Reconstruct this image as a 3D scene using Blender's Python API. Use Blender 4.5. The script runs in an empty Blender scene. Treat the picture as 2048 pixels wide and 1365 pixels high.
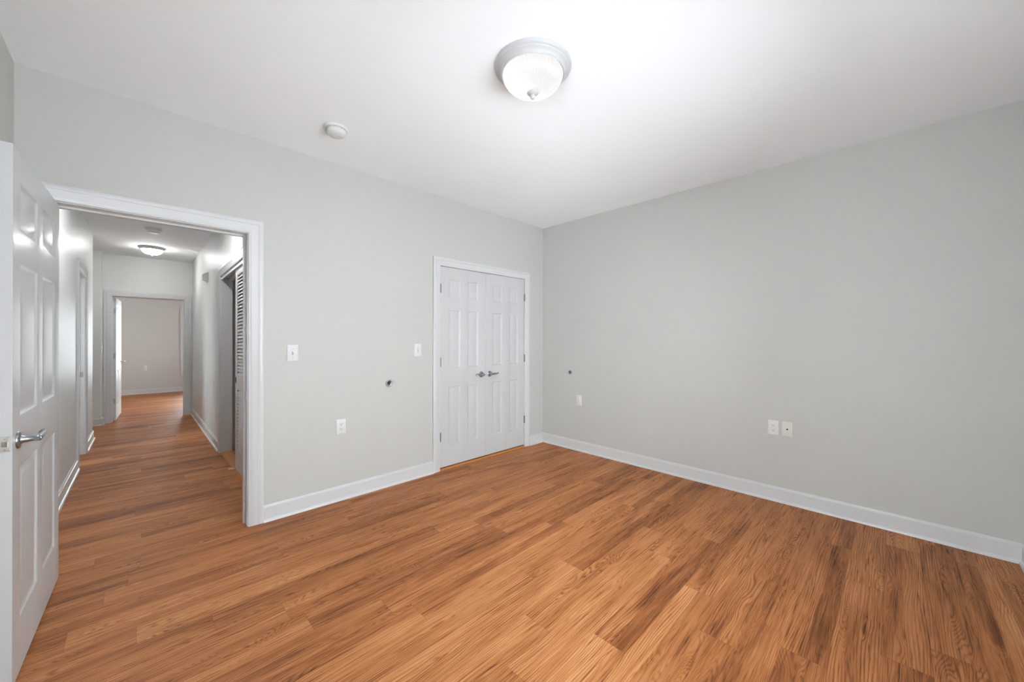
import bpy, math, random
from mathutils import Matrix, Vector

# ---------------------------------------------------------------- camera, sky, lights, exposure
sc = bpy.context.scene
col = sc.collection
H = 2.743                                     # ceiling height
KX, KZ = 0.007, -0.0105                       # the corridor runs slightly out of square and falls away a little


def hall(x, y, z):
    k = max(0.0, y - 0.12)
    return (x + KX * k, y, z + KZ * k)


cam_d = bpy.data.cameras.new('camera')
cam = bpy.data.objects.new('camera', cam_d)
col.objects.link(cam)
cam.matrix_world = (Matrix.Translation((-3.7264, -3.2011, 1.3242)) @
                    Matrix.Rotation(0.790427 - math.pi / 2, 4, 'Z') @
                    Matrix.Rotation(math.pi / 2, 4, 'X') @ Matrix.Rotation(0.0020, 4, 'Z'))
cam_d.sensor_fit = 'HORIZONTAL'
cam_d.sensor_width = 36.0
cam_d.lens = 760.0 / 2048 * 36
cam_d.shift_y = -4.9 / 2048
cam_d.clip_start = 0.02
sc.camera = cam

sc.view_settings.view_transform = 'Standard'
sc.view_settings.look = 'None'
sc.view_settings.gamma = 1.0
sc.view_settings.use_curve_mapping = False
sc.view_settings.exposure = 0.31

world = bpy.data.worlds.new('sky')
sc.world = world
world.use_nodes = True
bg = world.node_tree.nodes['Background']
bg.inputs['Color'].default_value = (0.775, 0.81, 0.865, 1)
bg.inputs['Strength'].default_value = 12.6


def area(name, loc, rot, sx, sy, power, color=(1, 1, 1)):
    d = bpy.data.lights.new(name, 'AREA')
    d.shape = 'RECTANGLE'
    d.size, d.size_y, d.energy, d.color = sx, sy, power, color
    o = bpy.data.objects.new(name, d)
    o.location, o.rotation_euler = loc, rot
    col.objects.link(o)
    return o


# area lamps as window daylight and added fill, mostly tilted up to brighten ceilings
COOL = (0.925, 0.965, 1.0)
area('daylight_bedroom', (-2.35, -3.90, 0.95), (math.radians(90 + 36), 0, 0), 1.9, 0.7, 4, COOL)
area('fill_bedroom_side', (-4.34, -2.90, 1.00), (math.radians(90 + 20), 0, math.radians(-90)), 1.3, 0.8, 9, COOL)  # added fill lamp outside the unseen left-wall window
area('fill_far_room', (-1.10, 7.9, 1.35), (math.radians(90 + 8), 0, math.radians(90)), 1.7, 1.5, 27, (0.98, 0.98, 0.98))  # added lamp brightening the far room from its unseen right side
area('fill_side_room', (-5.68, 2.2, 1.40), (math.radians(90), 0, math.radians(-90)), 1.4, 1.35, 6, COOL)  # added lamp sending light through the side room into the corridor


def bulb(name, loc, power, radius, color=(1, 1, 1)):
    d = bpy.data.lights.new(name, 'POINT')
    d.energy, d.shadow_soft_size, d.color = power, radius, color
    o = bpy.data.objects.new(name, d)
    o.location = loc
    col.objects.link(o)
    return o


# ---------------------------------------------------------------- materials
def nm(name):
    m = bpy.data.materials.new(name)
    m.use_nodes = True
    n = m.node_tree.nodes
    return m, n, m.node_tree.links, n['Principled BSDF']


def paint(name, c, rough=0.5, bump=0.0, scale=60, spec=0.4):
    m, n, l, p = nm(name)
    p.inputs['Roughness'].default_value = rough
    p.inputs['Specular IOR Level'].default_value = spec
    geo = n.new('ShaderNodeNewGeometry')
    no = n.new('ShaderNodeTexNoise')
    no.inputs['Scale'].default_value = 1.7
    no.inputs['Detail'].default_value = 3
    l.new(geo.outputs['Position'], no.inputs['Vector'])
    mx = n.new('ShaderNodeMix')
    mx.data_type = 'RGBA'
    mx.inputs[6].default_value = tuple(v * 0.985 for v in c) + (1,)
    mx.inputs[7].default_value = tuple(min(1, v * 1.012) for v in c) + (1,)
    l.new(no.outputs['Fac'], mx.inputs[0])
    l.new(mx.outputs[2], p.inputs['Base Color'])
    if bump:
        n2 = n.new('ShaderNodeTexNoise')
        n2.inputs['Scale'].default_value = scale
        n2.inputs['Detail'].default_value = 4
        l.new(geo.outputs['Position'], n2.inputs['Vector'])
        b = n.new('ShaderNodeBump')
        b.inputs['Strength'].default_value = bump
        b.inputs['Distance'].default_value = 0.002
        l.new(n2.outputs['Fac'], b.inputs['Height'])
        l.new(b.outputs['Normal'], p.inputs['Normal'])
    return m


def metal(name, c, rough):
    m, n, l, p = nm(name)
    p.inputs['Metallic'].default_value = 1
    p.inputs['Roughness'].default_value = rough
    geo = n.new('ShaderNodeNewGeometry')
    no = n.new('ShaderNodeTexNoise')
    no.inputs['Scale'].default_value = 90
    l.new(geo.outputs['Position'], no.inputs['Vector'])
    mx = n.new('ShaderNodeMix')
    mx.data_type = 'RGBA'
    mx.inputs[6].default_value = tuple(v * 0.93 for v in c) + (1,)
    mx.inputs[7].default_value = tuple(c) + (1,)
    l.new(no.outputs['Fac'], mx.inputs[0])
    l.new(mx.outputs[2], p.inputs['Base Color'])
    return m


M = {}
M['wall'] = paint('grey_wall_paint', (0.530, 0.530, 0.499), 0.55, 0.05, 220, 0.35)
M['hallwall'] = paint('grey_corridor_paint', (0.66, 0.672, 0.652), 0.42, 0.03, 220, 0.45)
M['farwall'] = paint('greige_wall_paint', (0.60, 0.585, 0.555), 0.55, 0.05, 220, 0.35)
M['ceiling'] = paint('white_ceiling_paint', (0.920, 0.948, 0.968), 0.7, 0.06, 160, 0.25)
M['trim'] = paint('white_trim_enamel', (0.620, 0.624, 0.624), 0.30, 0.0, 60, 0.5)
M['door'] = paint('white_door_enamel', (0.555, 0.559, 0.558), 0.32, 0.02, 300, 0.5)
M['plastic'] = paint('white_plastic', (0.690, 0.690, 0.682), 0.35)
M['ivory'] = paint('ivory_plastic', (0.66, 0.655, 0.585), 0.35)
M['lampwhite'] = paint('white_lamp_metal', (0.50, 0.50, 0.505), 0.4)
M['dark'] = paint('dark_recess', (0.03, 0.03, 0.03), 0.6)
M['rubber'] = paint('black_rubber', (0.02, 0.02, 0.02), 0.7)
M['nickel'] = metal('brushed_nickel', (0.40, 0.43, 0.46), 0.28)
M['steel'] = metal('dull_steel', (0.42, 0.42, 0.41), 0.42)
M['hinge'] = metal('dark_nickel', (0.24, 0.24, 0.24), 0.45)
M['satin'] = metal('satin_latch_nickel', (0.62, 0.60, 0.53), 0.40)
M['brass'] = metal('brass', (0.70, 0.50, 0.25), 0.3)
M['pink'] = paint('pale_pink_plastic', (0.72, 0.55, 0.48), 0.5)


def wood_floor():
    m, n, l, p = nm('oak_plank_floor')

    def N(t, **k):
        x = n.new(t)
        for a, b in k.items():
            setattr(x, a, b)
        return x

    def mth(op, a, b=None, c=None):
        x = n.new('ShaderNodeMath')
        x.operation = op
        for i, v in enumerate((a, b, c)):
            if v is None:
                continue
            if isinstance(v, (int, float)):
                x.inputs[i].default_value = v
            else:
                l.new(v, x.inputs[i])
        return x.outputs[0]

    def comb(a, b, c):
        x = n.new('ShaderNodeCombineXYZ')
        for i, v in enumerate((a, b, c)):
            if isinstance(v, (int, float)):
                x.inputs[i].default_value = v
            else:
                l.new(v, x.inputs[i])
        return x.outputs[0]

    def noise(vec, scale, detail=2, rough=0.5, dist=0.0):
        x = N('ShaderNodeTexNoise')
        x.inputs['Scale'].default_value = scale
        x.inputs['Detail'].default_value = detail
        x.inputs['Roughness'].default_value = rough
        x.inputs['Distortion'].default_value = dist
        l.new(vec, x.inputs['Vector'])
        return x.outputs['Fac']

    W, L = 0.151, 1.22
    geo = N('ShaderNodeNewGeometry')
    sep = N('ShaderNodeSeparateXYZ')
    l.new(geo.outputs['Position'], sep.inputs[0])
    X, Y = sep.outputs[0], sep.outputs[1]
    ry = mth('DIVIDE', mth('ADD', Y, 0.288), W)
    row = mth('FLOOR', ry)
    wn = N('ShaderNodeTexWhiteNoise', noise_dimensions='1D')
    l.new(row, wn.inputs['W'])
    rx = mth('ADD', mth('DIVIDE', X, L), mth('MULTIPLY', wn.outputs['Value'], 7.0))
    cid = mth('FLOOR', rx)
    wn2 = N('ShaderNodeTexWhiteNoise', noise_dimensions='2D')
    l.new(comb(row, cid, 0.0), wn2.inputs['Vector'])
    r1 = wn2.outputs['Value']
    sc3 = N('ShaderNodeSeparateColor')
    l.new(wn2.outputs['Color'], sc3.inputs[0])
    r2, r3 = sc3.outputs[0], sc3.outputs[1]
    seed = mth('MULTIPLY', r1, 37.0)
    seed2 = mth('MULTIPLY', r2, 53.0)
    # contour lines of a stretched noise field make the cathedral figure and knots
    px = mth('ADD', X, seed)
    py = mth('ADD', Y, seed2)
    fld = noise(comb(mth('MULTIPLY', px, 0.95), mth('MULTIPLY', py, 6.0), seed), 1.0, 2.0, 0.45, 0.30)
    wob = noise(comb(mth('MULTIPLY', px, 2.4), mth('MULTIPLY', py, 34.0), 5.0), 1.0, 3, 0.6, 0.0)
    fine = noise(comb(mth('MULTIPLY', px, 3.0), mth('MULTIPLY', py, 70.0), 0.0), 1.0, 3, 0.6, 0.0)
    fibre = noise(comb(mth('MULTIPLY', px, 7.0), mth('MULTIPLY', py, 260.0), 3.0), 1.0, 2, 0.55, 0.0)
    # straight-grained strips get their lines from y, figured strips from the noise field
    half = mth('FLOOR', mth('MULTIPLY', ry, 2.0))
    wn3 = N('ShaderNodeTexWhiteNoise', noise_dimensions='2D')
    l.new(comb(half, cid, 0.0), wn3.inputs['Vector'])
    tone = noise(comb(mth('MULTIPLY', px, 1.1), mth('MULTIPLY', py, 7.0), 33.0), 1.0, 2, 0.5, 0.5)
    fig = N('ShaderNodeMapRange')
    fig.inputs[1].default_value, fig.inputs[2].default_value = 0.46, 0.64
    fig.inputs[3].default_value, fig.inputs[4].default_value = 0.10, 1.0
    l.new(mth('ADD', mth('MULTIPLY', tone, 0.62), mth('MULTIPLY', wn3.outputs['Value'], 0.38)), fig.inputs[0])
    figure = fig.outputs[0]
    freq = mth('MULTIPLY', mth('MULTIPLY_ADD', r3, 110.0, 165.0), mth('MULTIPLY_ADD', figure, 0.62, 0.22))
    ph = mth('ADD', mth('MULTIPLY', fld, freq), mth('MULTIPLY', wob, 9.0))
    ph = mth('ADD', ph, mth('MULTIPLY', py, 560.0))
    band = mth('MULTIPLY_ADD', mth('SINE', ph), 0.5, 0.5)
    line = mth('POWER', band, 2.4)                      # thin dark late-wood lines
    blotch = noise(comb(mth('MULTIPLY', px, 1.2), mth('MULTIPLY', py, 10.0), 9.0), 1.0, 3, 0.55, 0.8)
    strength = noise(comb(mth('MULTIPLY', px, 2.2), mth('MULTIPLY', py, 16.0), 21.0), 1.0, 2, 0.5, 0.3)
    knot = N('ShaderNodeMapRange')
    knot.inputs[1].default_value, knot.inputs[2].default_value = 0.70, 0.80
    knot.inputs[3].default_value, knot.inputs[4].default_value = 0.0, 1.0
    l.new(fld, knot.inputs[0])
    amp = N('ShaderNodeMapRange')
    amp.inputs[1].default_value, amp.inputs[2].default_value = 0.34, 0.66
    amp.inputs[3].default_value, amp.inputs[4].default_value = 0.08, 0.34
    l.new(strength, amp.inputs[0])
    streakn = noise(comb(mth('MULTIPLY', px, 3.2), mth('MULTIPLY', py, 95.0), 41.0), 1.0, 3, 0.6, 0.5)
    streak = N('ShaderNodeMapRange')
    streak.inputs[1].default_value, streak.inputs[2].default_value = 0.56, 0.70
    streak.inputs[3].default_value, streak.inputs[4].default_value = 0.0, 0.34
    l.new(streakn, streak.inputs[0])
    plain = N('ShaderNodeMapRange')                     # some strips are dark and plain, with little figure
    plain.inputs[1].default_value, plain.inputs[2].default_value = 0.55, 0.75
    plain.inputs[3].default_value, plain.inputs[4].default_value = 0.0, 1.0
    l.new(mth('ADD', mth('MULTIPLY', wn3.outputs['Value'], 0.6), mth('MULTIPLY', strength, 0.4)), plain.inputs[0])
    v = mth('MULTIPLY', mth('SUBTRACT', 0.36, line), mth('MULTIPLY', amp.outputs[0], mth('MULTIPLY_ADD', plain.outputs[0], -0.65, 1.15)))
    v = mth('SUBTRACT', v, streak.outputs[0])
    v = mth('SUBTRACT', v, mth('MULTIPLY', plain.outputs[0], 0.07))
    v = mth('ADD', v, mth('MULTIPLY', mth('SUBTRACT', fibre, 0.5), 0.40))
    v = mth('ADD', v, mth('MULTIPLY', mth('SUBTRACT', fine, 0.5), 0.60))
    v = mth('ADD', v, mth('MULTIPLY', mth('SUBTRACT', blotch, 0.5), 0.80))
    v = mth('SUBTRACT', v, mth('MULTIPLY', mth('SUBTRACT', figure, 0.45), 0.13))
    v = mth('ADD', v, mth('MULTIPLY', mth('SUBTRACT', r1, 0.5), 0.16))
    v = mth('SUBTRACT', v, mth('MULTIPLY', knot.outputs[0], 0.40))
    v = mth('ADD', v, 0.58)
    ramp = N('ShaderNodeValToRGB')
    e = ramp.color_ramp.elements
    e[0].position, e[0].color = 0.0, (0.073, 0.021, 0.005, 1)
    e[1].position, e[1].color = 1.0, (0.636, 0.310, 0.129, 1)
    for pos, c in ((0.28, (0.202, 0.065, 0.019, 1)), (0.52, (0.365, 0.131, 0.040, 1)), (0.75, (0.499, 0.203, 0.074, 1))):
        q = e.new(pos)
        q.color = c
    l.new(v, ramp.inputs[0])
    # seams between the boards
    fy = mth('FRACT', ry)
    fx = mth('FRACT', rx)
    sy = mth('MINIMUM', fy, mth('SUBTRACT', 1.0, fy))
    sx = mth('MINIMUM', fx, mth('SUBTRACT', 1.0, fx))
    my = N('ShaderNodeMapRange')
    my.inputs[1].default_value, my.inputs[2].default_value = 0.003, 0.010
    my.inputs[3].default_value, my.inputs[4].default_value = 0.82, 1.0
    l.new(sy, my.inputs[0])
    mxx = N('ShaderNodeMapRange')
    mxx.inputs[1].default_value, mxx.inputs[2].default_value = 0.0005, 0.0015
    mxx.inputs[3].default_value, mxx.inputs[4].default_value = 0.78, 1.0
    l.new(sx, mxx.inputs[0])
    seam = mth('MULTIPLY', my.outputs[0], mxx.outputs[0])
    mul = N('ShaderNodeMix', data_type='RGBA', blend_type='MULTIPLY')
    mul.inputs[0].default_value = 1.0
    l.new(ramp.outputs[0], mul.inputs[6])
    l.new(comb(seam, seam, seam), mul.inputs[7])
    l.new(mul.outputs[2], p.inputs['Base Color'])
    p.inputs['Roughness'].default_value = 0.48
    p.inputs['Specular IOR Level'].default_value = 0.22
    b = N('ShaderNodeBump')
    b.inputs['Strength'].default_value = 0.12
    b.inputs['Distance'].default_value = 0.001
    l.new(mth('ADD', mth('MULTIPLY', fibre, 0.6), seam), b.inputs['Height'])
    l.new(b.outputs['Normal'], p.inputs['Normal'])
    return m


M['floor'] = wood_floor()


def wood_strip():
    m, n, l, p = nm('orange_pine_strip')
    geo = n.new('ShaderNodeNewGeometry')
    mp = n.new('ShaderNodeMapping')
    mp.inputs['Scale'].default_value = (6, 60, 60)
    no = n.new('ShaderNodeTexNoise')
    no.inputs['Scale'].default_value = 1.0
    l.new(geo.outputs['Position'], mp.inputs[0])
    l.new(mp.outputs[0], no.inputs['Vector'])
    r = n.new('ShaderNodeValToRGB')
    r.color_ramp.elements[0].color = (0.36, 0.125, 0.028, 1)
    r.color_ramp.elements[1].color = (0.56, 0.24, 0.065, 1)
    l.new(no.outputs['Fac'], r.inputs[0])
    l.new(r.outputs[0], p.inputs['Base Color'])
    p.inputs['Roughness'].default_value = 0.4
    return m


M['strip'] = wood_strip()


def pane_glass():
    m, n, l, p = nm('window_glass')
    n.remove(p)
    t = n.new('ShaderNodeBsdfTransparent')
    t.inputs[0].default_value = (0.96, 0.98, 0.98, 1)
    g = n.new('ShaderNodeBsdfGlossy')
    g.inputs['Roughness'].default_value = 0.02
    f = n.new('ShaderNodeFresnel')
    f.inputs[0].default_value = 1.45
    mx = n.new('ShaderNodeMixShader')
    l.new(f.outputs[0], mx.inputs[0])
    l.new(t.outputs[0], mx.inputs[1])
    l.new(g.outputs[0], mx.inputs[2])
    l.new(mx.outputs[0], n['Material Output'].inputs[0])
    return m


M['glass'] = pane_glass()


def dome_glass(name, strength):
    m, n, l, p = nm(name)
    n.remove(p)
    tr = n.new('ShaderNodeBsdfTranslucent')
    tr.inputs[0].default_value = (0.5, 0.5, 0.51, 1)
    gl = n.new('ShaderNodeBsdfGlossy')
    gl.inputs['Roughness'].default_value = 0.15
    lw = n.new('ShaderNodeFresnel')
    mx = n.new('ShaderNodeMixShader')
    l.new(lw.outputs[0], mx.inputs[0])
    l.new(tr.outputs[0], mx.inputs[1])
    l.new(gl.outputs[0], mx.inputs[2])
    em = n.new('ShaderNodeEmission')
    em.inputs['Color'].default_value = (1, 0.985, 0.97, 1)
    em.inputs['Strength'].default_value = strength
    ad = n.new('ShaderNodeAddShader')
    l.new(mx.outputs[0], ad.inputs[0])
    l.new(em.outputs[0], ad.inputs[1])
    l.new(ad.outputs[0], n['Material Output'].inputs[0])
    return m


M['dome'] = dome_glass('lit_ribbed_glass', 0.345)
M['domehall'] = dome_glass('lit_corridor_glass', 27.0)
M['lens'] = paint('clear_grey_lens', (0.45, 0.46, 0.44), 0.15)


# ---------------------------------------------------------------- mesh helpers
class MB:
    """collects faces, then links them as ONE mesh object"""

    def __init__(self, xf=None):
        self.v, self.f, self.sm = [], [], []
        self.xf = xf

    def vert(self, p):
        self.v.append(tuple(p))
        return len(self.v) - 1

    def face(self, pts, smooth=False):
        self.f.append([self.vert(p) for p in pts])
        self.sm.append(smooth)

    def box(self, x0, x1, y0, y1, z0, z1, mp=None):
        P = [(x, y, z) for z in (z0, z1) for y in (y0, y1) for x in (x0, x1)]
        if mp:
            P = [mp(*p) for p in P]
        b = len(self.v)
        self.v += P
        for q in ((0, 2, 3, 1), (4, 5, 7, 6), (0, 1, 5, 4), (2, 6, 7, 3), (0, 4, 6, 2), (1, 3, 7, 5)):
            self.f.append([b + i for i in q])
            self.sm.append(False)
        return self

    def loft(self, rings, closed=True, caps=True, smooth=True):
        b = len(self.v)
        n = len(rings[0])
        for r in rings:
            self.v += [tuple(p) for p in r]
        for i in range(len(rings) - 1):
            for j in range(n if closed else n - 1):
                k = (j + 1) % n
                self.f.append([b + i * n + j, b + i * n + k, b + (i + 1) * n + k, b + (i + 1) * n + j])
                self.sm.append(smooth)
        if caps:
            self.f.append([b + j for j in range(n)][::-1])
            self.f.append([b + (len(rings) - 1) * n + j for j in range(n)])
            self.sm += [False, False]
        return self

    def lathe(self, prof, seg=48, axis='z', c=(0, 0, 0), rib=0, amp=0.0, a0=None, smooth=True):
        """prof: (radius, height) list; axis z: height up; axis y: height goes to -y (out of a wall)"""
        rings = []
        for k, (r, h) in enumerate(prof):
            ring = []
            for j in range(seg):
                a = 2 * math.pi * j / seg
                rr = r
                if rib and 0 < k < len(prof) - 1:
                    rr = r + amp * math.cos(rib * a) * min(1, r / 0.06)
                if axis == 'z':
                    ring.append((c[0] + rr * math.cos(a), c[1] + rr * math.sin(a), c[2] + h))
                elif axis == 'y':
                    ring.append((c[0] + rr * math.cos(a), c[1] - h, c[2] + rr * math.sin(a)))
                else:
                    ring.append((c[0] + h, c[1] + rr * math.cos(a), c[2] + rr * math.sin(a)))
            rings.append(ring)
        return self.loft(rings, True, True, smooth)

    def tube(self, pts, radii, seg=14, flat=1.0):
        """swept round bar; flat squashes it along the horizontal normal"""
        rings = []
        for i, p in enumerate(pts):
            p = Vector(p)
            a = Vector(pts[max(0, i - 1)])
            b = Vector(pts[min(len(pts) - 1, i + 1)])
            t = (b - a).normalized()
            up = Vector((0, 0, 1)) if abs(t.z) < 0.95 else Vector((0, 1, 0))
            s = t.cross(up).normalized()
            u = s.cross(t).normalized()
            r = radii[i] if isinstance(radii, (list, tuple)) else radii
            ru, rs = r if isinstance(r, (list, tuple)) else (r, r * flat)
            rings.append([p + s * (rs * math.cos(2 * math.pi * j / seg)) + u * (ru * math.sin(2 * math.pi * j / seg))
                          for j in range(seg)])
        return self.loft(rings)

    def prism(self, prof, u0, u1, mp):
        """constant section (d, z) swept along u"""
        r0 = [mp(u0, d, z) for d, z in prof]
        r1 = [mp(u1, d, z) for d, z in prof]
        return self.loft([r0, r1], True, True, False)

    def build(self, name, mat, parent=None, xf=None):
        xf = xf or self.xf
        V = [xf(*p) for p in self.v] if xf else self.v
        me = bpy.data.meshes.new(name)
        me.from_pydata(V, [], self.f)
        me.materials.append(mat)
        for pl, s in zip(me.polygons, self.sm):
            pl.use_smooth = s
        import bmesh
        bm = bmesh.new()
        bm.from_mesh(me)
        bmesh.ops.remove_doubles(bm, verts=bm.verts, dist=1e-5)
        bmesh.ops.recalc_face_normals(bm, faces=bm.faces)
        bm.to_mesh(me)
        bm.free()
        me.set_sharp_from_angle(angle=math.radians(40))
        o = bpy.data.objects.new(name, me)
        col.objects.link(o)
        if parent:
            o.parent = parent
        return o


def struct(o, label, cat):
    o['kind'] = 'structure'
    o['label'] = label
    o['category'] = cat
    return o


def thing(name, label, cat, loc, rz=0.0, group=None):
    o = bpy.data.objects.new(name, None)
    col.objects.link(o)
    o.location = loc
    o.rotation_euler = (0, 0, rz)
    o.empty_display_size = 0.05
    o['label'], o['category'] = label, cat
    if group:
        o['group'] = group
    return o


def frustum(mb, cx, cz, w, h, d0, d1, inset):
    """wall plate with sloping rim; out of the wall is -y"""
    b = [(cx - w / 2, -d0, cz - h / 2), (cx + w / 2, -d0, cz - h / 2), (cx + w / 2, -d0, cz + h / 2), (cx - w / 2, -d0, cz + h / 2)]
    i = inset
    t = [(cx - w / 2 + i, -d1, cz - h / 2 + i), (cx + w / 2 - i, -d1, cz - h / 2 + i),
         (cx + w / 2 - i, -d1, cz + h / 2 - i), (cx - w / 2 + i, -d1, cz + h / 2 - i)]
    m = [(x, -d0 - (d1 - d0) * 0.45, z) for x, _, z in b]
    return mb.loft([b, m, t], True, True, False)


# wall maps: (u along the wall, d out of the wall, z)
RL, RY = -4.175, -3.74                        # bedroom left wall, front wall
LX, RX = -4.172, -3.035                       # corridor walls
FY, BY = 5.76, 10.30                          # corridor end wall, far-room back wall
w_back = lambda u, d, z: (u, -d, z)
w_right = lambda u, d, z: (-d, u, z)
w_left = lambda u, d, z: (RL + d, u, z)
w_front = lambda u, d, z: (u, RY + d, z)
h_back = lambda u, d, z: (u, 0.12 + d, z)
h_left = lambda u, d, z: hall(LX + d, u, z)
h_right = lambda u, d, z: hall(RX - d, u, z)
h_far = lambda u, d, z: hall(u, FY - d, z)
f_far = lambda u, d, z: hall(u, FY + 0.12 + d, z)
f_back = lambda u, d, z: hall(u, BY - d, z)


def wall(name, label, mp, u0, u1, th, mat, openings=(), z0=-0.03, z1=H + 0.03):
    mb = MB()
    cur = u0
    for (a, b, za, zb) in sorted(openings):
        if a > cur:
            mb.box(cur, a, -th, 0, z0, z1, mp)
        if za > z0:
            mb.box(a, b, -th, 0, z0, za, mp)
        mb.box(a, b, -th, 0, zb, z1, mp)
        cur = b
    if cur < u1:
        mb.box(cur, u1, -th, 0, z0, z1, mp)
    return struct(mb.build(name, mat), label, 'wall')


# ---------------------------------------------------------------- large structure
mb = MB()
for x0, x1, y0, y1 in ((RL - 0.12, 0.12, RY - 0.12, 0.12), (-5.72, 0.12, 0.12, BY + 0.12)):
    b = [hall(x0, y0, -0.04), hall(x1, y0, -0.04), hall(x1, y1, -0.04), hall(x0, y1, -0.04)]
    t = [hall(x0, y0, 0), hall(x1, y0, 0), hall(x1, y1, 0), hall(x0, y1, 0)]
    mb.loft([b, t], True, True, False)
struct(mb.build('floor', M['floor']), 'warm brown wood plank floor running through bedroom and corridor', 'floor')
mb = MB()
for x0, x1, y0, y1 in ((RL - 0.12, 0.12, RY - 0.12, 0.12), (-5.72, 0.12, 0.12, BY + 0.12)):
    b = [hall(x0, y0, H), hall(x1, y0, H), hall(x1, y1, H), hall(x0, y1, H)]
    t = [hall(x0, y0, H + .06), hall(x1, y0, H + .06), hall(x1, y1, H + .06), hall(x0, y1, H + .06)]
    mb.loft([b, t], True, True, False)
struct(mb.build('ceiling', M['ceiling']), 'smooth white ceiling over bedroom and corridor', 'ceiling')

DZ = 2.060                                    # clear door height
DW0, DW1 = -4.080, -3.170                     # bedroom doorway
CL0, CL1 = -1.570, -0.347                     # double closet doors
HD0, HD1 = 2.75, 3.46                         # door opening in the corridor's left wall
HC0, HC1 = 0.50, 2.35                         # corridor closet
FD0, FD1 = -4.040, -3.150                     # doorway at the corridor's end
J = 0.018
DC = 2.0500                                   # clear height of the double closet doors
rough = lambda a, b: (a - J, b + J, -0.03, DZ + J)

wall('wall_back', 'long pale grey bedroom wall with doorway and double closet doors', w_back, RL - 0.0, 0.0, 0.12, M['wall'],
     [rough(DW0, DW1), (CL0 - J, CL1 + J, -0.03, DC + J)])
wall('wall_right', 'pale grey bedroom wall on the right', w_right, RY - 0.12, 0.12, 0.12, M['wall'])
wall('wall_left', 'pale grey bedroom wall behind the open door', w_left, RY - 0.12, 0.12, 0.12, M['wall'],
     [(-3.60, -2.20, 0.55, 2.08)])
wall('wall_front', 'bedroom wall with the window, beside the camera', w_front, RL, 0.0, 0.12, M['wall'],
     [(-3.55, -1.15, 0.55, 2.08)])
# corridor and the rooms off it
wall('wall_hall_left', 'grey left wall of the corridor with a door opening', h_left, 0.12, 4.45, 0.12, M['hallwall'], [rough(HD0, HD1)])
wall('wall_hall_right', 'grey right wall of the corridor with the louvred closet', h_right, 0.12, FY, 0.11, M['hallwall'], [rough(HC0, HC1)])
wall('wall_hall_end', 'grey wall closing the corridor around the far doorway', h_far, -5.60, -1.20, 0.12, M['hallwall'], [rough(FD0, FD1)])
mb = MB()
mb.box(-5.60, -4.150, 5.60, FY, -0.03, H + 0.03, hall)
struct(mb.build('wall_hall_return', M['hallwall']), 'short projecting wall left of the far doorway', 'wall')
mb = MB()
mb.box(-5.60, -4.292, 4.33, 4.45, -0.03, H + 0.03, hall)
struct(mb.build('wall_hall_side', M['hallwall']), 'wall turning the corridor corner to the left', 'wall')
wall('wall_side_room', 'outer wall of the room left of the corridor', lambda u, d, z: hall(-5.60 + d, u, z), 0.0, 5.76, 0.12,
     M['hallwall'], [(1.45, 2.95, 0.70, 2.10)])
mb = MB()
mb.box(-5.60, RL - 0.12, 0.0, 0.12, -0.03, H + 0.03, hall)
struct(mb.build('wall_side_end', M['hallwall']), 'end wall of the room left of the corridor', 'wall')
mb = MB()
mb.box(-2.35, -2.25, 0.12, 2.55, -0.03, H + .03, hall)
mb.box(RX + 0.11, -2.35, 2.45, 2.55, -0.03, H + .03, hall)
mb.box(RX + 0.11, -2.35, 0.30, 0.40, -0.03, H + .03, hall)
struct(mb.build('wall_hall_closet', M['hallwall']), 'inside of the corridor closet behind the louvred doors', 'wall')
mb = MB()
mb.box(-1.85, -0.0, 0.80, 0.90, -0.03, H + .03, hall)
mb.box(-1.85, -1.75, 0.12, 0.80, -0.03, H + .03, hall)
mb.box(-0.12, 0.0, 0.12, 0.80, -0.03, H + .03, hall)
struct(mb.build('wall_closet', M['wall']), 'inside of the bedroom closet behind the double doors', 'wall')
wall('wall_far_back', 'greige back wall of the room beyond the corridor', f_back, -5.60, -1.20, 0.12, M['farwall'], [(-2.86, -1.80, 0.50, 2.15)])
mb = MB()
mb.box(-5.72, -5.60, FY, BY + 0.12, -0.03, H + .03, hall)
struct(mb.build('wall_far_left', M['farwall']), 'left wall of the room beyond the corridor', 'wall')
wall('wall_far_right', 'right wall of the room beyond the corridor', lambda u, d, z: hall(-1.20 - d, u, z), FY, BY + 0.12, 0.12, M['farwall'],
     [(7.0, 8.8, 0.60, 2.15)])

# ---------------------------------------------------------------- door frames
CW = 0.090
CPROF = [(0.0, 0.0), (0.0, 0.010), (0.004, 0.0125), (0.013, 0.0125), (0.016, 0.015), (0.050, 0.0165), (0.058, 0.0195),
         (0.064, 0.0155), (0.070, 0.0185), (0.086, 0.0185), (0.090, 0.016), (0.090, 0.0)]


def casing(mp, a, b, zt, rev=0.005, zb=None, k=1.0):
    mb = MB()
    a, b, zt = a - rev, b + rev, zt + rev
    rings = []
    for t, d in CPROF:
        t *= k
        if zb is None:
            rings.append([mp(a - t, d, 0.0), mp(a - t, d, zt + t), mp(b + t, d, zt + t), mp(b + t, d, 0.0)])
        else:
            rings.append([mp(a - t, d, zb - t), mp(a - t, d, zt + t), mp(b + t, d, zt + t), mp(b + t, d, zb - t)])
    mb.loft(rings, zb is not None, False, False)
    if zb is None:
        mb.face([r[0] for r in rings])
        mb.face([r[3] for r in rings])
    return mb


def jamb(mp, a, b, zt, th):
    mb = MB()
    mb.box(a - J, a, -th, 0, 0, zt + J, mp)
    mb.box(b, b + J, -th, 0, 0, zt + J, mp)
    mb.box(a, b, -th, 0, zt, zt + J, mp)
    return mb


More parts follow.
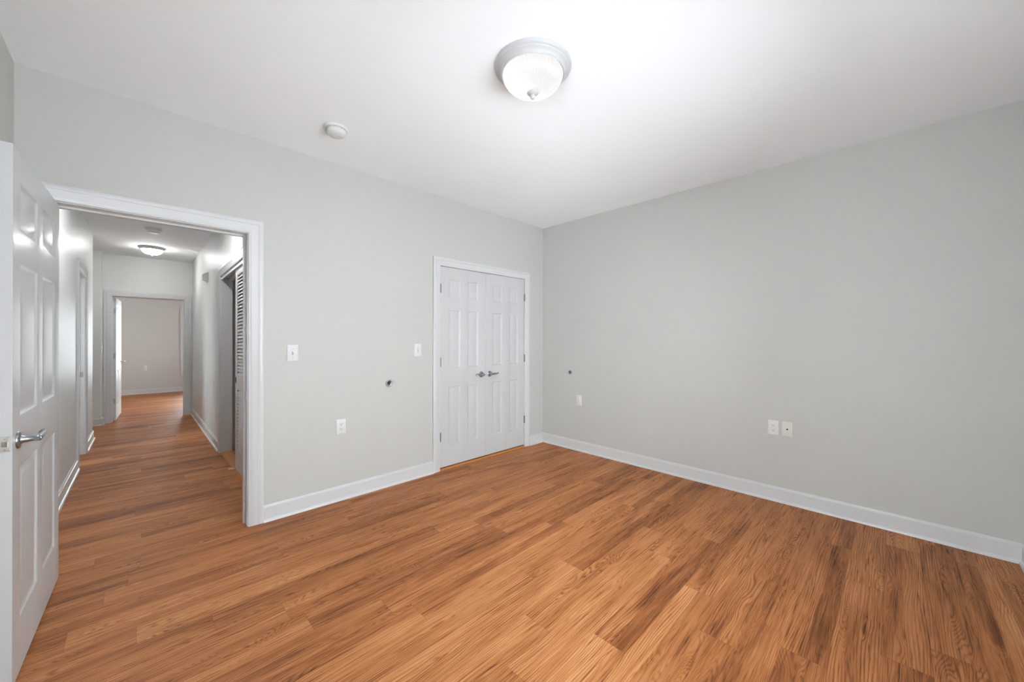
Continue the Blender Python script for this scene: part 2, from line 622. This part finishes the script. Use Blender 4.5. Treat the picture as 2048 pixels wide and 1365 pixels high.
def stop(mp, a, b, zt, d0, d1, p=0.011):
    mb = MB()
    mb.box(a, a + p, -d1, -d0, 0, zt, mp)
    mb.box(b - p, b, -d1, -d0, 0, zt, mp)
    mb.box(a + p, b - p, -d1, -d0, zt - p, zt, mp)
    return mb


# bedroom doorway
t1 = struct(casing(w_back, DW0, DW1, DZ).build('trim_1', M['trim']), 'white moulded casing around the bedroom doorway', 'door frame')
jamb(w_back, DW0, DW1, DZ, 0.12).build('jamb', M['trim'], t1)
stop(w_back, DW0, DW1, DZ, 0.070, 0.104).build('door_stop', M['trim'], t1)
casing(h_back, DW0, DW1, DZ).build('casing', M['trim'], t1)
mb = MB()
mb.box(DW1 - 0.0020, DW1, 0.034, 0.067, 0.880, 0.945)
mb.box(DW1 - 0.0035, DW1 - 0.0020, 0.030, 0.042, 0.890, 0.935)
mb.build('strike_plate', M['satin'], t1)

# closet frame
t2 = struct(casing(w_back, CL0, CL1, DC, 0.002, k=0.92).build('trim_2', M['trim']), 'white moulded casing around the double closet doors', 'door frame')
jamb(w_back, CL0, CL1, DC, 0.12).build('jamb', M['trim'], t2)
stop(w_back, CL0, CL1, DC, 0.046, 0.080).build('door_stop', M['trim'], t2)
for xx in (-1.015, -0.925):
    mb = MB()
    mb.box(xx - 0.030, xx + 0.030, -0.0035, 0.028, DC - 0.006, DC)
    mb.build('catch_plate', M['steel'], t2)
mb = MB()
mb.prism([(0.012, 0), (0.010, 0.010), (0.004, 0.017), (-0.045, 0.020), (-0.050, 0.0)], CL0 + 0.0, CL1 - 0.0, w_back)
struct(mb.build('trim_3', M['strip']), 'orange wooden threshold strip under the double closet doors', 'threshold')

# opening in the corridor's left wall
t4 = struct(casing(h_left, HD0, HD1, DZ).build('trim_4', M['trim']), 'white casing around the opening in the corridor left wall', 'door frame')
jamb(h_left, HD0, HD1, DZ, 0.12).build('jamb', M['trim'], t4)
stop(h_left, HD0, HD1, DZ, 0.050, 0.085).build('door_stop', M['trim'], t4)
mb = MB()
mb.box(HD1 - 0.002, HD1, -0.045, -0.012, 0.90, 0.96, h_left)
mb.build('strike_plate', M['steel'], t4)

# corridor closet
t5 = struct(casing(h_right, HC0, HC1, DZ).build('trim_5', M['trim']), 'white moulded casing around the louvred corridor closet', 'door frame')
jamb(h_right, HC0, HC1, DZ, 0.11).build('jamb', M['trim'], t5)
mb = MB()
mb.box(HC0, HC1, -0.100, -0.078, DZ - 0.045, DZ, h_right)
mb.box(HC0, HC1, -0.016, -0.002, DZ - 0.030, DZ, h_right)
mb.build('sliding_track', M['trim'], t5)
mb = MB()
mb.prism([(0.0, 0.0), (-0.004, 0.010), (-0.10, 0.012), (-0.105, 0.0)], HC0, HC1, h_right)
struct(mb.build('trim_6', M['strip']), 'wooden threshold strip under the louvred corridor closet', 'threshold')

# far doorway
t7 = struct(casing(h_far, FD0, FD1, DZ).build('trim_7', M['trim']), 'white casing around the doorway at the corridor end', 'door frame')
jamb(h_far, FD0, FD1, DZ, 0.12).build('jamb', M['trim'], t7)
stop(h_far, FD0, FD1, DZ, 0.045, 0.080).build('door_stop', M['trim'], t7)
casing(f_far, FD0, FD1, DZ).build('casing', M['trim'], t7)

# ---------------------------------------------------------------- baseboards
BPROF = [(0.0, 0.118), (0.006, 0.118), (0.0095, 0.112), (0.0095, 0.106), (0.014, 0.101), (0.014, 0.020), (0.021, 0.017),
         (0.0255, 0.010), (0.0265, 0.0), (0.0, 0.0)]


def base(name, label, mp, u0, u1):
    mb = MB()
    mb.prism(BPROF, u0, u1, mp)
    return struct(mb.build(name, M['trim']), label, 'baseboard')


base('baseboard_back', 'white baseboard between the doorway and the closet', w_back, DW1 + 0.005 + CW, CL0 - 0.002 - CW * 0.92)
base('baseboard_back_corner', 'short white baseboard between closet and corner', w_back, CL1 + 0.002 + CW * 0.92, -0.001)
base('baseboard_right', 'long white baseboard along the right wall', w_right, RY + 0.001, -0.001)
base('baseboard_left', 'white baseboard behind the open bedroom door', w_left, RY + 0.001, -0.021)
base('baseboard_front', 'white baseboard under the bedroom window', w_front, RL + 0.028, -0.001)
base('baseboard_hall_left', 'white baseboard of the corridor, near left side', h_left, 0.141, HD0 - 0.005 - CW)
base('baseboard_hall_left_end', 'short white baseboard at the corridor corner', h_left, HD1 + 0.005 + CW, 4.45)
base('baseboard_hall_right', 'white baseboard on the corridor right wall', h_right, HC1 + 0.005 + CW, FY - 0.02)
base('baseboard_hall_return', 'white baseboard on the wall left of the far doorway', lambda u, d, z: hall(u, 5.60 - d, z), -5.59, -4.150 + 0.0265)
base('baseboard_hall_nib', 'tiny white baseboard on the return left of the far doorway', lambda u, d, z: hall(-4.150 + d, u, z), 5.60 - 0.0265, FY - 0.02)
base('baseboard_far', 'white baseboard in the room beyond the corridor', f_back, -5.59, -1.21)


# ---------------------------------------------------------------- panel doors
def panel_door(W, T, z0, z1, zr, xr):
    """six-panel slab: local x along the width, y=0 visible face, y=T back face"""
    mb = MB()
    xs = sorted({0.0, W} | {v for p in xr for v in p})
    zs = sorted({z0, z1} | {v for p in zr for v in p})
    P = [(0.0, 0.0), (0.005, 0.004), (0.013, 0.0085), (0.020, 0.0095), (0.028, 0.0095), (0.048, 0.0035), (0.052, 0.0030)]
    for y, s in ((0.0, 1), (T, -1)):
        for i in range(len(xs) - 1):
            for k in range(len(zs) - 1):
                a, b, c, d = xs[i], xs[i + 1], zs[k], zs[k + 1]
                if (a, b) in xr and (c, d) in zr:
                    rings = []
                    for o, dep in P:
                        yy = y + s * dep
                        rings.append([(a + o, yy, c + o), (b - o, yy, c + o), (b - o, yy, d - o), (a + o, yy, d - o)])
                    mb.loft(rings, True, False, False)
                    mb.face(rings[-1])
                else:
                    mb.face([(a, y, c), (b, y, c), (b, y, d), (a, y, d)])
    for i in range(len(xs) - 1):
        for z in (z0, z1):
            mb.face([(xs[i], 0, z), (xs[i + 1], 0, z), (xs[i + 1], T, z), (xs[i], T, z)])
    for k in range(len(zs) - 1):
        for x in (0.0, W):
            mb.face([(x, 0, zs[k]), (x, 0, zs[k + 1]), (x, T, zs[k + 1]), (x, T, zs[k])])
    return mb


ZR = [(0.228, 0.836), (1.020, 1.616), (1.738, 1.932)]


def lever(parent, x, z, sgn, mat, rose_r=0.032, length=0.105, key=True):
    """lever handle on a face at y=0, sticking out to -y; sgn = way the lever points along x"""
    mb = MB()
    mb.lathe([(rose_r, 0.0), (rose_r, 0.004), (rose_r * .95, 0.006), (rose_r * .80, 0.0075), (rose_r * .50, 0.009), (0.0135, 0.014),
              (0.011, 0.040), (0.012, 0.052), (0.010, 0.060)], 32, 'y', (x, 0, z))
    h = mb.build('lever_handle', mat, parent)
    L = length
    pts = [(-0.010, -0.048, 0), (0.000, -0.051, 0.000), (0.02, -0.052, 0.000), (0.04, -0.052, 0.001), (0.058, -0.052, 0.002),
           (0.068, -0.052, 0.003), (0.075, -0.052, 0.006), (0.083, -0.051, 0.010), (0.091, -0.048, 0.011), (0.098, -0.043, 0.008),
           (0.102, -0.037, 0.002), (0.103, -0.034, -0.005)]
    k = L / 0.105
    pts = [(x + sgn * px * k, py, z + pz) for px, py, pz in pts]
    rad = [(0.009, 0.009), (0.0115, 0.0105), (0.0110, 0.0100), (0.0105, 0.0095), (0.0100, 0.0085), (0.0085, 0.0075), (0.0055, 0.0065),
           (0.0035, 0.0065), (0.0032, 0.0065), (0.0034, 0.006), (0.0036, 0.005), (0.0034, 0.004)]
    b = MB()
    b.tube(pts, rad, 16)
    b.build('lever', mat, h)
    if key:
        c = MB()
        c.lathe([(0.0035, 0.0), (0.0035, 0.0012)], 12, 'y', (x - sgn * 0.002, -0.060, z))
        c.build('release_hole', M['dark'], h)
    return h


def hinge(parent, x, y, z, mat, h=0.089):
    mb = MB()
    mb.lathe([(0.005, 0), (0.0082, 0.003), (0.0082, h - 0.003), (0.005, h)], 14, 'z', (x, y, z - h / 2))
    mb.lathe([(0.004, 0), (0.0045, 0.002), (0.002, 0.006)], 12, 'z', (x, y, z + h / 2))
    return mb.build('hinge', mat, parent)


# closet doors (left leaf, right leaf)
def closet_leaf(name, label, x0, x1, hinge_left):
    W = x1 - x0
    s, p = 0.103, 0.148
    xr = [(s, s + p), (W - s - p, W - s)]
    mb = panel_door(W, 0.035, 0.028, 2.0465, ZR, xr)
    d = mb.build(name, M['door'])
    struct(d, label, 'door')
    d.location = (x0, 0.001, 0)
    if hinge_left:
        lever(d, W - 0.060, 0.930, -1, M['nickel'])
    else:
        lever(d, 0.060, 0.930, 1, M['nickel'])
    hx = -0.002 if hinge_left else W + 0.002
    for z in (0.335, 1.085, 1.825):
        hinge(d, hx, -0.009, z, M['hinge'])
    return d


closet_leaf('door_2', 'left leaf of the white six-panel double closet doors', -1.566, -0.9705, True)
closet_leaf('door_3', 'right leaf of the white six-panel double closet doors', -0.9685, -0.351, False)

# open bedroom door
W1 = 0.914
s, p = 0.108, 0.302
mb = panel_door(W1, 0.035, 0.016, 2.046, [(0.222, 0.828), (1.018, 1.616), (1.742, 1.934)], [(s, s + p), (W1 - s - p, W1 - s)])
d1 = struct(mb.build('door_1', M['door']), 'white six-panel bedroom door standing open at the left edge', 'door')
# local x runs from the free edge to the hinge edge, the visible face looks into the room
d1.location = (-4.0515, -0.8936, 0)
d1.rotation_euler = (0, 0, math.radians(90 - 1.66))
lever(d1, 0.070, 0.930, 1, M['nickel'], 0.033, 0.140)
mb = MB()
mb.box(-0.0016, 0.002, 0.005, 0.030, 0.901, 0.958)
lp = mb.build('latch_plate', M['satin'], d1)
mb = MB()
mb.loft([[(-0.0016, 0.010, 0.922), (-0.0016, 0.025, 0.922), (-0.0016, 0.025, 0.939), (-0.0016, 0.010, 0.939)],
         [(-0.011, 0.010, 0.922), (-0.004, 0.025, 0.922), (-0.004, 0.025, 0.939), (-0.011, 0.010, 0.939)]], True, True, False)
mb.build('latch_bolt', M['satin'], lp)
for z in (0.910, 0.949):
    mb = MB()
    mb.lathe([(0.0032, -0.0022), (0.0032, 0.0)], 10, 'x', (0, 0.0175, z))
    mb.build('screw', M['steel'], lp)

# far-room door, standing open beyond the corridor
s, p = 0.105, 0.285
mb = panel_door(0.86, 0.035, 0.016, 2.046, ZR, [(s, s + p), (0.86 - s - p, 0.86 - s)])
d6 = mb.build('door_6', M['door'])
struct(d6, 'white panel door standing open in the room beyond the corridor', 'door')
fl = hall(-4.000, FY + 0.135, 0)
# local x runs from hinge edge to free edge, visible face (+x side) is local -y mirrored
d6.location = Vector(fl) + Vector((0.86 * math.sin(math.radians(3.0)), 0.86 * math.cos(math.radians(3.0)), 0))
d6.rotation_euler = (0, 0, math.radians(-90 - 3.0))
d6.location = fl
d6.rotation_euler = (0, 0, math.radians(90 - 3.0))
for z in (0.335, 1.085, 1.825):
    mb = MB()
    mb.box(-0.0020, 0.001, 0.003, 0.034, z - 0.045, z + 0.045)
    h = mb.build('hinge', M['steel'], d6)
    mb = MB()
    mb.lathe([(0.006, -0.045), (0.006, 0.045)], 12, 'z', (-0.004, 0.036, z))
    mb.build('hinge_pin', M['steel'], h)
mb = MB()
mb.lathe([(0.030, 0), (0.028, 0.006), (0.012, 0.012), (0.010, 0.045), (0.012, 0.055)], 24, 'y', (0.80, 0, 0.955))
kb = mb.build('lever_handle', M['brass'], d6)
mb = MB()
mb.tube([(0.805, -0.050, 0.955), (0.77, -0.052, 0.957), (0.73, -0.052, 0.960), (0.70, -0.046, 0.955)], [0.010, 0.009, 0.007, 0.005], 12)
mb.build('lever', M['brass'], kb)


# ---------------------------------------------------------------- louvred sliding doors of the corridor closet
def louvre_door(name, label, y0, y1, off, pull_end):
    """u along the corridor wall, d into the room; front face at d = -off"""
    f, b = -off, -off - 0.030
    mb = MB()
    st = 0.105
    z0, z1 = 0.018, DZ - 0.008
    mb.box(y0, y0 + st, b, f, z0, z1, h_right)
    mb.box(y1 - st, y1, b, f, z0, z1, h_right)
    for a, c in ((z0, 0.225), (0.825, 0.975), (1.965, z1)):
        mb.box(y0 + st, y1 - st, b, f, a, c, h_right)
    d = struct(mb.build(name, M['door']), label, 'door')
    for a, c in ((0.225, 0.825), (0.975, 1.965)):
        s = MB()
        n = int(round((c - a) / 0.0335))
        st_z = (c - a) / n
        for i in range(n):
            zc = a + (i + 0.5) * st_z
            # slat tilted so that its room edge hangs lower
            prof = [(f - 0.002, zc - 0.019), (f - 0.002, zc - 0.012), (b + 0.002, zc + 0.022), (b + 0.002, zc + 0.015)]
            s.prism(prof, y0 + st - 0.004, y1 - st + 0.004, h_right)
        s.build('louvre_panel', M['door'], d)
    if pull_end:
        s = MB()
        cy, cz, R = y1 - 0.045, 0.915, 0.021
        rings = []
        for r, dd in ((R, 0.0), (R, 0.003), (R * .8, 0.003), (R * .7, -0.004), (0.002, -0.006)):
            rings.append([h_right(cy + r * .62 * math.cos(2 * math.pi * j / 24), f + dd, cz + r * 1.5 * math.sin(2 * math.pi * j / 24)) for j in range(24)])
        s.loft(rings, True, True)
        s.build('finger_pull', M['dark'], d)
    return d


louvre_door('door_4', 'white louvred sliding door, front leaf, half covering the corridor closet', 0.585, 1.520, 0.018, True)
louvre_door('door_5', 'white louvred sliding door, rear leaf, hidden behind the front leaf', 0.54, 1.470, 0.056, False)
g = thing('floor_guide', 'small pale pink plastic guide at the foot of the louvred closet door', 'door guide', hall(RX + 0.012, 1.535, 0))
mb = MB()
mb.box(-0.020, 0.030, -0.012, 0.012, 0, 0.006)
mb.build('guide_base', M['pink'], g)
mb = MB()
mb.tube([(-0.052, 0.0, 0.012), (-0.035, 0.002, 0.014), (-0.015, 0.004, 0.010), (0.005, 0.004, 0.006)], [0.008, 0.010, 0.009, 0.006], 12)
mb.build('guide_peg', M['pink'], g)


# ---------------------------------------------------------------- windows
def window(name, label, mp, a, b, z0, z1, th, cas=True):
    mb = casing(mp, a, b, z1, 0.004, zb=z0 - 0.004) if cas else MB()
    w = struct(mb.build(name, M['trim']), label, 'window')
    f = MB()
    e = 0.002
    mid = (z0 + z1) / 2
    for (p, q, r, t) in ((a, a + .045, z0, z1), (b - .045, b, z0, z1), (a + .045, b - .045, z0, z0 + .05), (a + .045, b - .045, z1 - .045, z1),
                         (a + .045, b - .045, mid - .022, mid + .022)):
        f.box(p, q, -0.085, -0.045, r, t, mp)
    if b - a > 1.5:
        f.box((a + b) / 2 - .035, (a + b) / 2 + .035, -0.085, -0.045, z0 + .05, z1 - .045, mp)
    f.build('window_frame', M['trim'], w)
    s = MB()
    s.box(a - 0.10, b + 0.10, -0.04, 0.045, z0 - 0.022, z0, mp)
    s.build('window_sill', M['trim'], w)
    g = MB()
    g.box(a + .04, b - .04, -0.068, -0.064, z0 + .04, z1 - .04, mp)
    g.build('window_pane', M['glass'], w)
    return w


window('window_1', 'wide white bedroom window beside the camera', w_front, -3.55, -1.15, 0.55, 2.08, 0.12)
window('added_window_4', 'unseen white bedroom window added in the left wall to brighten the room', w_left, -3.60, -2.20, 0.55, 2.08, 0.12)  # out of view, added for more light on ceiling and right wall
window('window_2', 'white-cased window on the back wall of the far room', f_back, -2.86, -1.80, 0.50, 2.15, 0.12)
window('added_window_5', 'unseen window added in the right wall to brighten the far room', lambda u, d, z: hall(-1.20 - d, u, z), 7.0, 8.8, 0.60, 2.15, 0.12)  # out of view, added because the far room needed more light
window('added_window_3', 'unseen window added in the room left of the corridor for light', lambda u, d, z: hall(-5.60 + d, u, z), 1.45, 2.95, 0.70, 2.10, 0.12)  # out of view, added as an extra light source for the corridor


# ---------------------------------------------------------------- ceiling lights
def ceiling_light(label, loc, R, dome_mat, power):
    t = thing('ceiling_light', label, 'ceiling light', loc, 0, 'flush ceiling lights')
    k = R / 0.200
    c = MB()
    c.lathe([(r * k, h * k) for r, h in ((0.198, 0.004), (0.200, 0.0), (0.2005, -0.006), (0.197, -0.013), (0.190, -0.017), (0.187, -0.019),
                                         (0.186, -0.023), (0.182, -0.026), (0.172, -0.033), (0.167, -0.040), (0.166, -0.046),
                                         (0.163, -0.0485), (0.160, -0.046), (0.157, -0.040), (0.10, -0.030), (0.005, -0.030))], 96)
    c.build('canopy', M['lampwhite'], t)
    d = MB()
    pr = []
    for i in range(15):
        a = math.pi / 2 * i / 14
        pr.append((max(0.004, 0.1565 * math.cos(a) ** 0.80), -0.043 - 0.094 * math.sin(a) ** 1.15))
    pr = [(0.152, -0.036)] + pr
    d.lathe([(r * k, h * k) for r, h in pr], 448, rib=56, amp=0.0015 * k)
    d.build('glass_dome', dome_mat, t)
    f = MB()
    f.lathe([(r * k, h * k) for r, h in ((0.004, -0.126), (0.030, -0.128), (0.031, -0.133), (0.028, -0.138), (0.018, -0.143), (0.010, -0.145),
                                         (0.009, -0.148), (0.013, -0.152), (0.0135, -0.158), (0.010, -0.164), (0.003, -0.167))], 40)
    f.build('finial', M['lampwhite'], t)
    for sx in (-0.045, 0.045):
        b = bulb('bulb', (sx * k, 0.02 * k, -0.075 * k), 0.065, 0.020, (1, 0.985, 0.965))
        b.parent = t
    dl = area('lamp_glow', (0, 0, -0.172 * k), (0, 0, 0), 0.26 * k, 0.26 * k, power, (0.93, 0.97, 1.0))
    dl.data.shape = 'DISK'
    dl.parent = t
    return t


ceiling_light('large white flush ceiling light with ribbed glass dome in the bedroom', (-2.255, -1.865, H), 0.200, M['dome'], 5)
ceiling_light('small lit dome light on the corridor ceiling', hall(-3.585, 4.74, H), 0.158, M['domehall'], 1.0)
ceiling_light('second corridor dome light, just past the bedroom doorway', hall(-3.60, 1.30, H), 0.158, M['domehall'], 4.5)


# ---------------------------------------------------------------- smoke detectors
def smoke(label, loc, rz, k=1.0):
    t = thing('smoke_detector', label, 'smoke detector', loc, rz, 'white smoke detectors')
    b = MB()
    b.lathe([(r * k, h * k) for r, h in ((0.074, 0.001), (0.075, -0.004), (0.075, -0.012), (0.073, -0.015), (0.068, -0.016), (0.020, -0.016))], 64)
    b.build('mounting_base', M['plastic'], t)
    c = MB()
    c.lathe([(r * k, h * k) for r, h in ((0.060, -0.0155), (0.063, -0.019), (0.064, -0.023), (0.062, -0.034), (0.056, -0.044), (0.047, -0.050),
                                         (0.030, -0.053), (0.003, -0.054))], 64)
    c.build('cover', M['plastic'], t)
    n = MB()
    n.lathe([(r * k, h * k) for r, h in ((0.018, -0.050), (0.018, -0.054), (0.016, -0.056), (0.003, -0.0565))], 32, c=(0.024 * k, -0.018 * k, 0))
    n.build('test_button', M['plastic'], t)
    g = MB()
    for j in range(18):
        a = 2 * math.pi * j / 18
        ca, sa = math.cos(a), math.sin(a)
        r = 0.0645 * k
        x, y = r * ca, r * sa
        w = 0.007 * k
        g.face([(x - w * -sa, y - w * ca, -0.0200 * k), (x + w * -sa, y + w * ca, -0.0200 * k), (x + w * -sa, y + w * ca, -0.0222 * k), (x - w * -sa, y - w * ca, -0.0222 * k)])
    g.build('vent_slots', M['lens'], t)
    return t


smoke('white round smoke detector on the bedroom ceiling', (-2.768, -0.540, H), math.radians(20))
smoke('white stepped smoke detector on the corridor ceiling near the doorway', hall(-3.590, 3.42, H), 0, 1.08)


# ---------------------------------------------------------------- wall plates
def plate(name, label, loc, rz, w=0.076, h=0.122, mat=None, cat='light switch', group=None):
    t = thing(name, label, cat, loc, rz, group)
    p = MB()
    frustum(p, 0, 0, w, h, 0.0, 0.0065, 0.006)
    p.build('cover_plate', mat or M['plastic'], t)
    return t


def screws(t, zs, mat):
    for z in zs:
        s = MB()
        s.lathe([(0.0034, 0.006), (0.0034, 0.0075), (0.0025, 0.0080)], 14, 'y', (0, 0, z))
        s.build('screw', mat, t)


def switch(label, loc, rz):
    t = plate('light_switch', label, loc, rz, group='toggle light switches')
    g = MB()
    frustum(g, 0, 0, 0.013, 0.027, 0.0060, 0.0072, 0.001)
    g.build('toggle_slot', M['lens'], t)
    k = MB()
    k.loft([[(-0.0045, -0.006, -0.006), (0.0045, -0.006, -0.006), (0.0045, -0.006, 0.010), (-0.0045, -0.006, 0.010)],
            [(-0.0038, -0.020, 0.006), (0.0038, -0.020, 0.006), (0.0038, -0.020, 0.014), (-0.0038, -0.020, 0.014)]], True, True, False)
    k.build('toggle', M['plastic'], t)
    screws(t, (-0.030, 0.030), M['lens'])
    return t


def outlet(label, loc, rz, name='wall_outlet'):
    t = plate(name, label, loc, rz, cat='outlet', group='duplex wall outlets')
    for z in (-0.020, 0.020):
        r = MB()
        pr = [(0.0172 * math.cos(2 * math.pi * j / 24), max(-0.0138, min(0.0138, 0.0172 * math.sin(2 * math.pi * j / 24)))) for j in range(24)]
        r.loft([[(a, -0.006, z + b) for a, b in pr], [(a * .97, -0.0082, z + b * .97) for a, b in pr]], True, True, False)
        rc = r.build('receptacle', M['plastic'], t)
        s = MB()
        s.box(-0.0078, -0.0052, -0.0088, -0.0075, z - 0.001, z + 0.0085)
        s.box(0.0052, 0.0078, -0.0088, -0.0075, z + 0.000, z + 0.0075)
        s.lathe([(0.0027, 0.0075), (0.0027, 0.0088)], 12, 'y', (0, 0, z - 0.0075))
        s.build('slots', M['dark'], rc)
    screws(t, (0.0,), M['plastic'])
    return t


switch('white toggle switch on the back wall just right of the doorway', (-2.886, 0, 1.212), 0)
switch('white toggle switch just left of the double closet doors', (-1.820, 0, 1.212), 0)
switch('white switch plate on the short return wall beside the far doorway', hall(-4.150, 5.69, 1.20), math.pi / 2)
outlet('white outlet low on the back wall between doorway and closet', (-2.530, 0, 0.598), 0)
outlet('white outlet low on the right wall, left of the ivory jack plate', (0, -2.494, 0.596), -math.pi / 2)
outlet('small white outlet on the wall of the far room', hall(-3.632, BY, 0.655), 0)
t = plate('blank_plate', 'narrow white wall plate low on the right wall near the corner', (0, -0.568, 0.597), -math.pi / 2, cat='wall plate')
p = MB()
frustum(p, 0, 0, 0.034, 0.068, 0.0060, 0.0085, 0.002)
p.build('insert', M['plastic'], t)
screws(t, (-0.048, 0.048), M['plastic'])
t = plate('jack_plate', 'ivory jack plate with one dark socket beside the right wall outlet', (0, -2.588, 0.598), -math.pi / 2,
          0.072, 0.116, M['ivory'], 'wall plate')
p = MB()
p.lathe([(0.0062, 0.006), (0.0062, 0.009), (0.0046, 0.009), (0.0046, 0.014), (0.002, 0.014)], 18, 'y')
p.build('socket', M['dark'], t)
screws(t, (-0.042, 0.042), M['ivory'])


# ---------------------------------------------------------------- round wall bumpers
def bumper(label, loc, rz, k=1.0):
    t = thing('wall_bumper', label, 'door stop', loc, rz, 'round metal wall bumpers')
    b = MB()
    b.lathe([(r * k, h) for r, h in ((0.030, 0.0), (0.031, 0.003), (0.031, 0.010), (0.029, 0.0135), (0.023, 0.0145), (0.0200, 0.013), (0.0135, 0.007), (0.004, 0.006))], 40, 'y')
    b.build('metal_ring', M['steel'], t)
    c = MB()
    c.lathe([(r * k, h) for r, h in ((0.0125, 0.0055), (0.0120, 0.010), (0.009, 0.012), (0.005, 0.0115), (0.001, 0.011))], 32, 'y')
    c.build('rubber_pad', M['rubber'], t)
    return t


bumper('round metal wall bumper on the back wall left of the closet', (-2.113, 0, 0.921), 0)
bumper('smaller round metal wall bumper on the right wall near the corner', (0, -0.437, 0.920), -math.pi / 2, 0.80)

# ---------------------------------------------------------------- alarm strobe in the corridor
t = thing('alarm_strobe', 'grey alarm strobe high on the corridor right wall', 'alarm strobe', hall(RX, 3.55, 2.205), -math.pi / 2)
p = MB()
frustum(p, 0, 0, 0.105, 0.135, 0.0, 0.022, 0.008)
p.build('back_box', M['lens'], t)
p = MB()
hx = [(-0.030, -0.055), (0.030, -0.055), (0.040, -0.020), (0.040, 0.040), (0.024, 0.056), (-0.024, 0.056), (-0.040, 0.040), (-0.040, -0.020)]
p.loft([[(x, -0.021, z) for x, z in hx], [(x * .9, -0.046, z * .92) for x, z in hx], [(x * .62, -0.056, z * .75) for x, z in hx]], True, True, False)
p.build('lens', M['lens'], t)
p = MB()
p.tube([(-0.018, -0.052, -0.050), (0.0, -0.060, 0.030), (0.018, -0.052, -0.050)], 0.0035, 10)
p.build('reflector', M['steel'], t)
